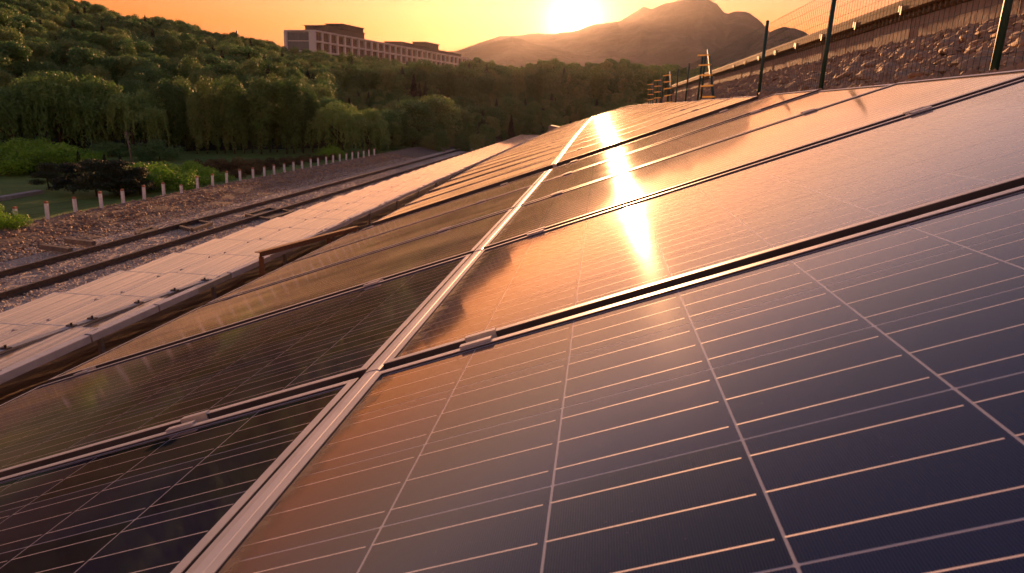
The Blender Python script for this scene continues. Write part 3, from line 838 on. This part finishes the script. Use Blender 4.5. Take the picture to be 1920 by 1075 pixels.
# ------------------------------------------------------------------ foliage
def leaves(P, Nrm, size, jitter=0.6, g=RNG, drape=None):
    """quads around points P with normals near Nrm"""
    n = len(P)
    nn = Nrm + g.normal(0, jitter, (n, 3)); nn /= np.linalg.norm(nn, axis=1)[:, None] + 1e-9
    a = g.normal(0, 1, (n, 3))
    if drape is not None: a = a * 0.35 + np.array((0, 0, -1.0)) * drape
    a -= nn * (a * nn).sum(1)[:, None]; a /= np.linalg.norm(a, axis=1)[:, None] + 1e-9
    c = np.cross(nn, a)
    s = size * g.uniform(.6, 1.3, (n, 1)); la, lc = (1.0, 0.62) if drape is None else (1.7, 0.4)
    return np.stack([P - a * s * la, P + c * s * lc * .9, P + a * s * la * .95, P - c * s * lc], 1)
def lobes_crown(lobes, n, size, g, jitter=0.5, inner=0.12, drape=None):
    """lobes: (cx,cy,cz,rx,ry,rz)"""
    L = np.array(lobes); wgt = (L[:, 3] * L[:, 5]); wgt /= wgt.sum()
    k = g.choice(len(L), n, p=wgt)
    d = g.normal(0, 1, (n, 3)); d /= np.linalg.norm(d, axis=1)[:, None]
    rad = np.where(g.random(n) < inner, g.uniform(.3, .9, n), g.uniform(.74, 1.22, n))
    P = L[k, :3] + d * L[k, 3:6] * rad[:, None]
    return leaves(P, d, size, jitter, g, drape)
def trunk_mesh(h, r, spread, g, nb=5):
    b = MB(); b.tube([(0, 0, -.4), (0.04 * h * g.normal(), 0.03 * h * g.normal(), h * .5), (0.03 * h, 0, h * .8)], [r, r * .7, r * .3], 7)
    for i in range(nb):
        a = g.uniform(0, 6.28); z0 = h * g.uniform(.25, .6)
        b.tube([(0, 0, z0), (spread * .45 * math.cos(a), spread * .45 * math.sin(a), z0 + h * .15), (spread * .8 * math.cos(a), spread * .8 * math.sin(a), z0 + h * .3)], [r * .45, r * .3, r * .12], 5)
    return b.mesh('trunk', M_BARK, True)
# unit trees of height 1; crowns are placed by scale
def broad(seed, n=7500, size=0.017, mt=L_FOREST, wid=0.36, drape=None):
    g = np.random.default_rng(seed); lo = []
    for i in range(34):
        a = g.uniform(0, 6.28); q = g.uniform(.0, 1.0) ** .7; z = g.uniform(.22, .90)
        rr_ = wid * math.sqrt(max(0.05, 1 - ((z - .5) / .5) ** 2)) * .75
        r = g.uniform(.06, .12); lo.append((rr_ * q * math.cos(a), rr_ * q * math.sin(a), z, r * 1.1, r * 1.1, r * .85))
    return quads_mesh('crown', lobes_crown(lo, n, size, g, drape=drape), mt)
def poplar(seed, n=4200, size=0.016, mt=L_POPLAR):
    g = np.random.default_rng(seed); lo = []
    for i in range(14):
        z = .12 + .8 * i / 13; w_ = .115 * math.sin(math.pi * min(1, .18 + .8 * (1 - (z - .1) / .95))) + .015
        lo.append((g.normal(0, .02), g.normal(0, .02), z, w_, w_, .085))
    return quads_mesh('crown', lobes_crown(lo, n, size, g), mt)
def willow(seed, n=7000, size=0.015, mt=L_WILLOW):
    g = np.random.default_rng(seed); Q = []; lo = []
    for i in range(13):
        a = g.uniform(0, 6.28); q = g.uniform(.1, 1) ** .6; r = g.uniform(.09, .15); z = .9 - .28 * q ** 2 - g.uniform(0, .12)
        lo.append((.30 * q * math.cos(a), .30 * q * math.sin(a), z - r * .5, r, r, r * .7))
    Q.append(lobes_crown(lo, n // 2, size, g))
    P = []; Nn = []
    for i in range(170):                          # hanging strands
        l = lo[g.integers(0, len(lo))]; a = g.uniform(0, 6.28)
        x, y, z = l[0] + l[3] * math.cos(a), l[1] + l[4] * math.sin(a), l[2] + g.uniform(-.03, .05)
        ln = g.uniform(.2, .52); m_ = max(6, int(n / 2 / 170))
        for k in range(m_):
            q = k / m_
            if z - ln * q < 0.08: break
            P.append((x * (1 + .12 * q), y * (1 + .12 * q), z - ln * q)); Nn.append((math.cos(a), math.sin(a), 0.1))
    Q.append(leaves(np.array(P) + g.normal(0, .008, (len(P), 3)), np.array(Nn), size, .6, g, drape=1.0))
    return quads_mesh('crown', np.concatenate(Q), mt)
def conifer(seed, n=3600, size=0.020, wid=0.24, mt=L_PINE):
    g = np.random.default_rng(seed)
    z = 1 - np.sqrt(g.random(n)) * .93; a = g.uniform(0, 6.28, n)
    tier = 1 - .35 * ((z * 9) % 1)
    rad = wid * (1 - z) * tier * g.uniform(.35, 1.08, n) + .008
    P = np.stack([rad * np.cos(a), rad * np.sin(a), z], -1)
    Nn = np.stack([np.cos(a) * .5, np.sin(a) * .5, np.ones(n)], -1)
    return quads_mesh('crown', leaves(P, Nn, size, .5, g), mt)
def pine_spread(seed, n=9000, size=0.02, mt=L_PINE):
    g = np.random.default_rng(seed); lo = []
    for i in range(22):
        a = g.uniform(0, 6.28); z = g.uniform(.2, .92); q = (1.05 - z) * .62 * g.uniform(.4, 1)
        lo.append((q * math.cos(a), q * math.sin(a), z, .20, .20, .075))
    return quads_mesh('crown', lobes_crown(lo, n, size, g, inner=.5), mt)
def shrub(seed, mt, n=6000, size=0.028, wid=0.62):
    g = np.random.default_rng(seed); lo = []
    for i in range(26):
        a = g.uniform(0, 6.28); q = g.uniform(0, 1) ** .6; r = g.uniform(.14, .24)
        lo.append((wid * q * math.cos(a), wid * q * math.sin(a), g.uniform(.10, .82 - .35 * q), r, r, r * .8))
    return quads_mesh('crown', lobes_crown(lo, n, size, g), mt)
G7 = np.random.default_rng(77)
K = {
    'broad': [(broad(i), None) for i in range(5)],
    'poplar': [(poplar(20 + i), None) for i in range(4)],
    'willow': [(willow(30 + i), None) for i in range(4)],
    'conifer': [(conifer(40 + i), None) for i in range(3)],
    'pine': [(pine_spread(50 + i), None) for i in range(3)],
    'shrub': [(shrub(60 + i, L_SHRUB), None) for i in range(4)],
    'hedge': [(shrub(70 + i, L_HEDGE, wid=.7), None) for i in range(3)],
    'dark': [(shrub(80 + i, L_FOREST), None) for i in range(3)],
}
TRUNKS = {'broad': trunk_mesh(.75, .022, .26, G7), 'poplar': trunk_mesh(.85, .014, .07, G7, 3), 'willow': trunk_mesh(.7, .03, .26, G7), 'conifer': trunk_mesh(.85, .014, .05, G7, 2),
          'pine': trunk_mesh(.8, .025, .35, G7, 7), 'shrub': trunk_mesh(.5, .018, .4, G7, 7), 'hedge': trunk_mesh(.5, .018, .4, G7, 7), 'dark': trunk_mesh(.5, .018, .4, G7, 7)}
NAMES = {'broad': 'broadleaf_tree', 'poplar': 'poplar_tree', 'willow': 'willow_tree', 'conifer': 'conifer_tree', 'pine': 'pine_tree', 'shrub': 'shrub', 'hedge': 'hedge_shrub', 'dark': 'dark_shrub'}
CATS = {'broad': 'tree', 'poplar': 'tree', 'willow': 'tree', 'conifer': 'tree', 'pine': 'tree', 'shrub': 'shrub', 'hedge': 'shrub', 'dark': 'shrub'}
def plant(kind, px, ybase, ytop, label, group, wide=1.0, z=-4.2, r=None):
    """stands a plant on the ground seen at (px, ybase), as tall as ytop asks"""
    p = at_z(px, ybase, z) if r is None else at_r(px, ybase, r)
    d = math.dist(p[:2], CAM[:2])
    h = (ybase - ytop) / FPX * math.hypot(d, 0) * 1.0
    t = thing(NAMES[kind], label, CATS[kind], tuple(p), (0, 0, random.uniform(0, 6.28)), group)
    t.scale = (h * wide, h * wide, h)
    me, _ = K[kind][random.randrange(len(K[kind]))]
    link('crown', me, t); link('trunk', TRUNKS[kind], t)
    return t

# ------------------------------------------------------------------ wooded hill
SKY = [(-420, -175), (-200, -110), (0, -38), (60, -14), (104, 0), (134, 10), (261, 40), (321, 43), (402, 64), (469, 79), (516, 82), (540, 92), (600, 104), (660, 107), (740, 114),
       (800, 121), (870, 124), (940, 126), (1000, 128), (1060, 124), (1130, 127), (1200, 129), (1250, 133), (1400, 150), (1700, 190)]
SAZ = np.array([az_of(x, y) for x, y in SKY])
SEL = []
for x, y in SKY:
    d = ray(x, y); SEL.append(d[2] / math.hypot(d[0], d[1]))
SEL = np.array(SEL)
TREE_H = 6.6
R0 = 62.0
def ridge_r(az): return np.interp(az, [-60, -40, -25, -12, 0, 30], [270, 265, 245, 230, 200, 180])
def hill_z(az, r):
    rr_ = ridge_r(az); el = np.interp(az, SAZ, SEL)
    zr = CAM[2] + el * rr_ - TREE_H * np.interp(az, [-28, -24, -12, -8], [.93, 1.15, 1.15, .93])
    q = np.clip((r - R0) / (rr_ - R0), 0, 1); q = q * q * (3 - 2 * q) * .5 + q * .5
    z = -4.5 + (zr + 4.5) * q
    back = np.clip((r - rr_) / 500, 0, 1)
    return z - back * 12
AZ, RR = np.meshgrid(np.linspace(-62, 32, 160), np.concatenate([np.linspace(46, 300, 90), np.linspace(310, 700, 20)]), indexing='ij')
HZ = hill_z(AZ, RR)
HZ = HZ + np.array([noise.noise((a * .35, r * .03, 0)) for a, r in zip(AZ.ravel(), RR.ravel())]).reshape(AZ.shape) * np.clip((RR - 70) / 60, 0, 1) * 2.2
HX_, HY_ = CAM[0] + RR * np.sin(np.radians(AZ)), CAM[1] + RR * np.cos(np.radians(AZ))
structure(link('wooded_hill', grid_mesh('wooded_hill', HX_, HY_, HZ, M_FLOOR)))
# plain underneath, out to the mountains
b = MB(); b.face([(-3900, -1500, -4.75), (3900, -1500, -4.75), (3900, 4900, -4.75), (-3900, 4900, -4.75)])
structure(link('ground', b.mesh('ground', M_FLOOR)))

# forest mass on the hill: instances of the same crowns
src = bpy.data.collections.new('forest_sources')
for i, k in enumerate(['broad'] * 5):
    o = bpy.data.objects.new('forest_source', K['broad'][i][0]); src.objects.link(o)
for i in range(2):
    o = bpy.data.objects.new('forest_source', K['poplar'][i][0]); src.objects.link(o)
o = bpy.data.objects.new('forest_source', K['conifer'][0][0]); src.objects.link(o)
g = np.random.default_rng(99)
fp = []; fs = []; fr = []; fi = []
for _ in range(10500):
    az = g.uniform(-60, 14); r = math.sqrt(g.uniform(66 ** 2, 285 ** 2))
    x, y = CAM[0] + r * math.sin(R(az)), CAM[1] + r * math.cos(R(az))
    if x > -10.5 and y < 86: continue
    if x > 2.5 and y < 74: continue
    z = float(hill_z(az, r)) + noise.noise((az * .35, r * .03, 0)) * max(0, min(1, (r - 70) / 60)) * 2.2
    h = TREE_H * (.5 + .68 * g.random() ** 1.2) * (0.48 if r < 135 and az > -21 else (0.8 if r < 85 else 1))
    fp.append((x, y, z - .3)); kind = g.choice(8, p=[.155, .155, .155, .155, .155, .06, .06, .105])
    wv = g.uniform(.7, 1.15) if kind < 5 else 1.0
    fs.append((h * wv, h * wv, h)); fr.append(g.uniform(0, 6.28)); fi.append(int(kind))
me = bpy.data.meshes.new('forest'); me.from_pydata(fp, [], [])
a = me.attributes.new('tscale', 'FLOAT_VECTOR', 'POINT'); a.data.foreach_set('vector', np.array(fs, np.float32).ravel())
a = me.attributes.new('trot', 'FLOAT', 'POINT'); a.data.foreach_set('value', np.array(fr, np.float32))
a = me.attributes.new('tidx', 'INT', 'POINT'); a.data.foreach_set('value', np.array(fi, np.int32))
forest = link('forest', me); forest['kind'] = 'stuff'
tag(forest, 'dense dark green wood covering the hillside below the building', 'forest')
ng = bpy.data.node_groups.new('forest_nodes', 'GeometryNodeTree')
ng.interface.new_socket('Geometry', in_out='INPUT', socket_type='NodeSocketGeometry')
ng.interface.new_socket('Geometry', in_out='OUTPUT', socket_type='NodeSocketGeometry')
gi, go = ng.nodes.new('NodeGroupInput'), ng.nodes.new('NodeGroupOutput')
iop = ng.nodes.new('GeometryNodeInstanceOnPoints'); ci = ng.nodes.new('GeometryNodeCollectionInfo')
ci.inputs['Collection'].default_value = src; ci.inputs['Separate Children'].default_value = True; ci.inputs['Reset Children'].default_value = True
def attr(nm, ty):
    n_ = ng.nodes.new('GeometryNodeInputNamedAttribute'); n_.data_type = ty; n_.inputs['Name'].default_value = nm; return n_
asc, aro, aix = attr('tscale', 'FLOAT_VECTOR'), attr('trot', 'FLOAT'), attr('tidx', 'INT')
cx = ng.nodes.new('ShaderNodeCombineXYZ')
Lk = ng.links.new
Lk(gi.outputs[0], iop.inputs['Points']); Lk(ci.outputs[0], iop.inputs['Instance']); iop.inputs['Pick Instance'].default_value = True
Lk(aix.outputs[0], iop.inputs['Instance Index']); Lk(asc.outputs[0], iop.inputs['Scale']); Lk(aro.outputs[0], cx.inputs[2]); Lk(cx.outputs[0], iop.inputs['Rotation'])
Lk(iop.outputs[0], go.inputs[0])
md = forest.modifiers.new('scatter', 'NODES'); md.node_group = ng

# ------------------------------------------------------------------ trees and shrubs one can tell apart
wl = [(-20, 283, 172, 1.1), (28, 286, 182, 1.2), (72, 282, 158, 1.0), (118, 285, 146, 1.15), (168, 284, 170, 1.2), (205, 282, 150, 1.0), (252, 287, 178, 1.15), (278, 283, 166, 0.9)]
for i, (x, yb, yt, wd) in enumerate(wl):
    plant('willow', x, yb, yt, 'green willow in the tree row behind the shrubs, %s from the left' % ORD[i], 'willows behind the shrubs', wd)
pl_ = [(300, 284, 184), (318, 285, 168), (334, 286, 178), (352, 286, 170), (371, 287, 190), (390, 287, 163), (406, 287, 194), (424, 288, 176), (441, 288, 160), (458, 288, 190), (474, 288, 180),
       (492, 289, 160), (506, 289, 168), (521, 289, 155), (537, 289, 163), (553, 290, 158), (570, 290, 172), (588, 290, 180)]
for i, (x, yb, yt) in enumerate(pl_):
    plant('poplar', x, yb + random.uniform(-3, 2), yt, 'slim olive poplar in the row left of the big willow, %s from the left' % ORD[i], 'poplars in a row', random.uniform(.8, 1.15))
plant('willow', 640, 292, 186, 'large pale green weeping willow where the white posts end', None, 1.3)
plant('willow', 690, 290, 196, 'smaller weeping willow just right of the large one', None, 1.1)
for i, x in enumerate((735, 775, 820, 865, 910, 955)):
    plant('broad', x, 284 - i * 3, 200 - (i % 3) * 8, 'dark tree behind the far railway end, %s from the left' % ORD[i], 'dark trees behind the railway end', 1.4)
for i, (x, yb, yt, wd) in enumerate([(5, 322, 268, 1.3), (55, 326, 266, 1.35), (105, 322, 270, 1.3), (20, 302, 260, 1.3), (95, 302, 260, 1.3), (150, 314, 272, 1.2)]):
    plant('shrub', x, yb, yt, 'bright green shrub behind the dark pines on the lawn, %s of the clump' % ORD[i], 'bright shrubs on the lawn', wd)
for i, (x, yb, yt, wd) in enumerate([(262, 368, 306, 1.1), (300, 363, 300, 1.15), (338, 357, 304, 1.15), (374, 350, 308, 1.2), (408, 345, 314, 1.2), (350, 340, 298, 1.2), (300, 345, 298, 1.2), (255, 345, 304, 1.1)]):
    plant('shrub', x, yb, yt, 'lush light green shrub right behind the white posts, %s of the clump' % ORD[i], 'lush shrubs behind the posts', wd)
for i, (x, yb, yt) in enumerate([(385, 322, 294), (420, 326, 292), (455, 326, 291), (488, 322, 292), (520, 318, 291), (552, 313, 288), (585, 309, 286), (615, 305, 284), (432, 340, 312), (465, 334, 308)]):
    plant('hedge', x, yb, yt, 'brownish hedge shrub behind the white posts, %s of the hedge' % ORD[i], 'brown hedge behind the posts', 1.3)
for i, (x, yb, yt) in enumerate([(127, 324, 286), (150, 322, 288), (167, 320, 294), (198, 320, 291), (228, 330, 294)]):
    plant('conifer', x, yb, yt, 'small dark pointed conifer among the shrubs, %s from the left' % ORD[i], 'pointed conifers', 1.15)
for i, (x, yb, yt, wd) in enumerate([(95, 360, 314, 1.2), (140, 370, 312, 1.3), (185, 376, 306, 1.3), (225, 377, 310, 1.3), (262, 374, 316, 1.1)]):
    plant('pine', x, yb, yt, 'dark spreading pine on the lawn behind the posts, %s from the left' % ORD[i], 'spreading pines', wd)
plant('shrub', 6, 440, 384, 'rounded green bush at the left edge beside the first post', None, 0.85, z=-3.9)
plant('dark', 210, 292, 262, 'dark undergrowth bush below the willows, left one', 'dark undergrowth', 1.6)
plant('dark', 300, 300, 262, 'dark undergrowth bush below the poplars, beside the pole', 'dark undergrowth', 1.6)
plant('dark', 660, 300, 272, 'dark green bush under the large weeping willow', 'dark undergrowth', 1.5)
plant('shrub', 622, 300, 266, 'bright green bush at the foot of the large weeping willow', None, 1.2)

# ------------------------------------------------------------------ long building on the hill
bc = at_r(591, 95, 262.0)
BD = R(15.0)
bld = thing('hill_building', 'long pale modern building with gridded windows on the wooded hilltop', 'building', tuple(bc), (0, 0, -BD))
# local frame: +Y along the facade away from the camera, +X to the right; the long facade looks to +X
BL, BW, BH = 124.0, 13.0, 6.3
b = MB(); b.box(-BW + .6, -0.8, 0.6, BL, 0.0, BH - .02); link('wall', b.mesh('wall', M_BWALL), bld)
b = MB(); b.box(-BW + .02, 0.1, 0.0, BL, -0.45, -0.001); link('floor_slab', b.mesh('floor_slab', M_BWALL), bld)
b = MB(); b.box(-BW, 0.12, -0.02, BL, BH, BH + .45); link('roof', b.mesh('roof', M_BWALL), bld)
nb = 28; bw = BL / nb
fin = MB(); fin.box(-0.9, 0.06, -0.35, 0.35, 0.0, BH - .001); me_fin = fin.mesh('pier', M_BWALL)
for i in range(nb + 1): link('pier', me_fin, bld, (0, min(max(i * bw, .36), BL - .36), 0))
mid = MB(); mid.box(-0.85, 0.03, 0.36, BL - .36, BH / 2 - .25, BH / 2 + .25); link('ledge', mid.mesh('ledge', M_BWALL), bld)
wn = MB(); wn.box(-.06, .06, .3, bw - .3, 0, BH / 2 - .5); me_win = wn.mesh('window', M_BGLASS)
mu = MB(); mu.box(0.062, 0.14, bw / 2 - .08, bw / 2 + .08, 0, BH / 2 - .5); mu.box(0.062, .14, .3, bw - .3, 0.0, .9); me_mul = mu.mesh('mullion', M_BDARK)
for i in range(nb):
    for k in (0, 1):
        wo_ = link('window', me_win, bld, (-.73, i * bw, 0.12 + k * (BH / 2 + .2)))
        if i < 14: link('mullion', me_mul, wo_)
# end face: tilted frame round a deep glazed opening
e = MB(); e.box(-BW, -BW + 1.2, -.3, .598, 0, BH - .002); link('end_pier', e.mesh('end_pier', M_BWALL), bld)
e = MB(); e.box(-2.3, 0.055, -.3, .598, 0, BH - .002); link('end_pier', e.mesh('end_pier', M_BWALL), bld)
for k in range(4):
    x0 = -BW + 1.25 + k * 2.36
    e = MB(); e.box(x0, x0 + 2.30, .30, .50, 0.1, BH - .3); link('glazing', e.mesh('glazing', M_BPANEL), bld)
e = MB(); e.box(-BW + 1.2, -2.3, .20, .298, BH / 2 - .12, BH / 2 + .12); link('transom', e.mesh('transom', M_BWALL), bld)
for (x0, x1, y0, y1, h) in [(-11, -2.5, 9, 34, 2.3), (-10, -3, 20, 34, 4.1), (-11, -3, 62, 92, 1.9), (-10, -3, 84, 96, 3.9), (-10, -4, 97, 122, 1.6)]:
    e = MB(); e.box(x0, x1, y0, y1, BH + .452, BH + .45 + h); e.box(x0 - .3, x1 + .3, y0 - .3, y1 + .3, BH + .451 + h, BH + .75 + h)
    link('roof_box', e.mesh('roof_box', M_BDARK), bld)
e = MB(); e.box(-BW + 4, -3, 14, BL - 8, -14, -.452); link('base', e.mesh('base', M_BDARK), bld)
e = MB(); e.box(-2.6, -1.8, 10, 10.8, -14, -.452); link('column', e.mesh('column', M_CONC), bld)
# pylon on the hill crest
pp = at_r(445, 78, 262)
t = thing('radio_mast', 'thin lattice mast on the wooded skyline left of the building', 'mast', (pp[0], pp[1], pp[2] - 6))
b = MB()
for sx, sy in ((-.25, -.25), (.25, -.25), (0, .3)): b.tube([(sx, sy, 0), (sx * .3, sy * .3, 9.6)], .05, 4)
for k in range(8): b.bar((-.25 + .02 * k, -.25, k * 1.2), (.25 - .02 * k, -.25 + .01 * k, k * 1.2 + 1.1), .05)
link('lattice', b.mesh('lattice', M_STEELDK), t)
b = MB(); b.tube([(0, 0, 8.6), (0, 0, 9.4)], .28, 8); link('antenna', b.mesh('antenna', M_GALV), t)

# ------------------------------------------------------------------ mountains
def mountain(name, pts, dist, foot_px, rough, seed, label=None):
    azs = np.array([az_of(x, y) for x, y in pts]); els = []
    for x, y in pts:
        d = ray(x, y); els.append(d[2] / math.hypot(d[0], d[1]))
    A = np.linspace(azs[0], azs[-1], 260); E_ = np.interp(A, azs, els)
    rows = np.concatenate([np.linspace(.55, 1, 26), np.linspace(1.03, 1.5, 10)])
    AA, Q = np.meshgrid(A, rows, indexing='ij')
    EE = np.repeat(E_[:, None], len(rows), 1)
    zr = CAM[2] + EE * dist
    q = np.where(Q <= 1, (Q - .55) / .45, 1 - (Q - 1) / .5)
    q = np.clip(q, 0, 1)
    X, Y = CAM[0] + Q * dist * np.sin(np.radians(AA)), CAM[1] + Q * dist * np.cos(np.radians(AA))
    k_ = 5.0 / dist
    carve = np.array([abs(noise.noise((x * k_ * 1.6 + seed, y * k_ * .8, seed))) + .5 * abs(noise.noise((x * k_ * 4 + seed, y * k_ * 2.4, seed))) + .25 * abs(noise.noise((x * k_ * 9, y * k_ * 6, seed))) for x, y in zip(X.ravel(), Y.ravel())]).reshape(X.shape)
    fine = np.array([noise.noise((x * k_ * 22, y * k_ * 22, seed)) for x, y in zip(X.ravel(), Y.ravel())]).reshape(X.shape)
    Z = -6 + (zr + 6) * q ** 1.1 * (1 - rough * .55 * np.clip(carve, 0, 1) * (1 - q) ** .6) + fine * dist * .0012 * q
    o = structure(link(name, grid_mesh(name, X, Y, Z, M_MOUNT)))
    return o
mountain('far_mountain', [(700, 230), (760, 150), (800, 104), (830, 98), (860, 95), (895, 82), (935, 68), (965, 67), (1000, 63), (1040, 63), (1080, 58), (1110, 47), (1135, 43), (1162, 40), (1185, 26), (1205, 13), (1222, 17), (1250, 7),
     (1275, 1), (1300, -3), (1325, -2), (1345, 8), (1357, 23), (1366, 26), (1380, 21), (1398, 22), (1410, 27), (1430, 44), (1445, 62), (1480, 85), (1540, 130), (1620, 220)], 2900, 0, 1.0, 3.1)
mountain('right_mountain', [(1300, 222), (1370, 140), (1405, 92), (1430, 66), (1452, 55), (1470, 51), (1490, 53), (1510, 60), (1540, 80), (1600, 120), (1700, 180), (1800, 235)], 2400, 0, .7, 8.4)
mountain('near_ridge', [(690, 195), (780, 150), (840, 112), (880, 95), (920, 80), (960, 69), (980, 74), (1010, 85), (1060, 92), (1100, 101), (1150, 96), (1190, 108), (1230, 126), (1300, 150), (1400, 215)], 1700, 0, .9, 5.7)
mountain('left_mountain', [(-60, 130), (40, 40), (110, 16), (150, 12), (180, 16), (220, 27), (265, 38), (320, 60), (420, 110), (520, 185)], 1900, 0, .6, 1.9)

# ------------------------------------------------------------------ air
b = MB(); b.box(-4000, 4000, -1600, 5000, -8, 620)
vm = bpy.data.materials.new('hazy_air'); vm.use_nodes = True
t = vm.node_tree; t.nodes.clear()
vo = t.nodes.new('ShaderNodeVolumePrincipled'); vo.inputs['Color'].default_value = (0.95, 0.90, 0.95, 1)
vo.inputs['Density'].default_value = 0.31e-4; vo.inputs['Anisotropy'].default_value = 0.74
ou = t.nodes.new('ShaderNodeOutputMaterial'); t.links.new(vo.outputs[0], ou.inputs['Volume'])
hz = link('haze', b.mesh('haze', vm)); hz['kind'] = 'stuff'
hz['label'] = 'warm evening haze filling the valley air'; hz['category'] = 'haze'
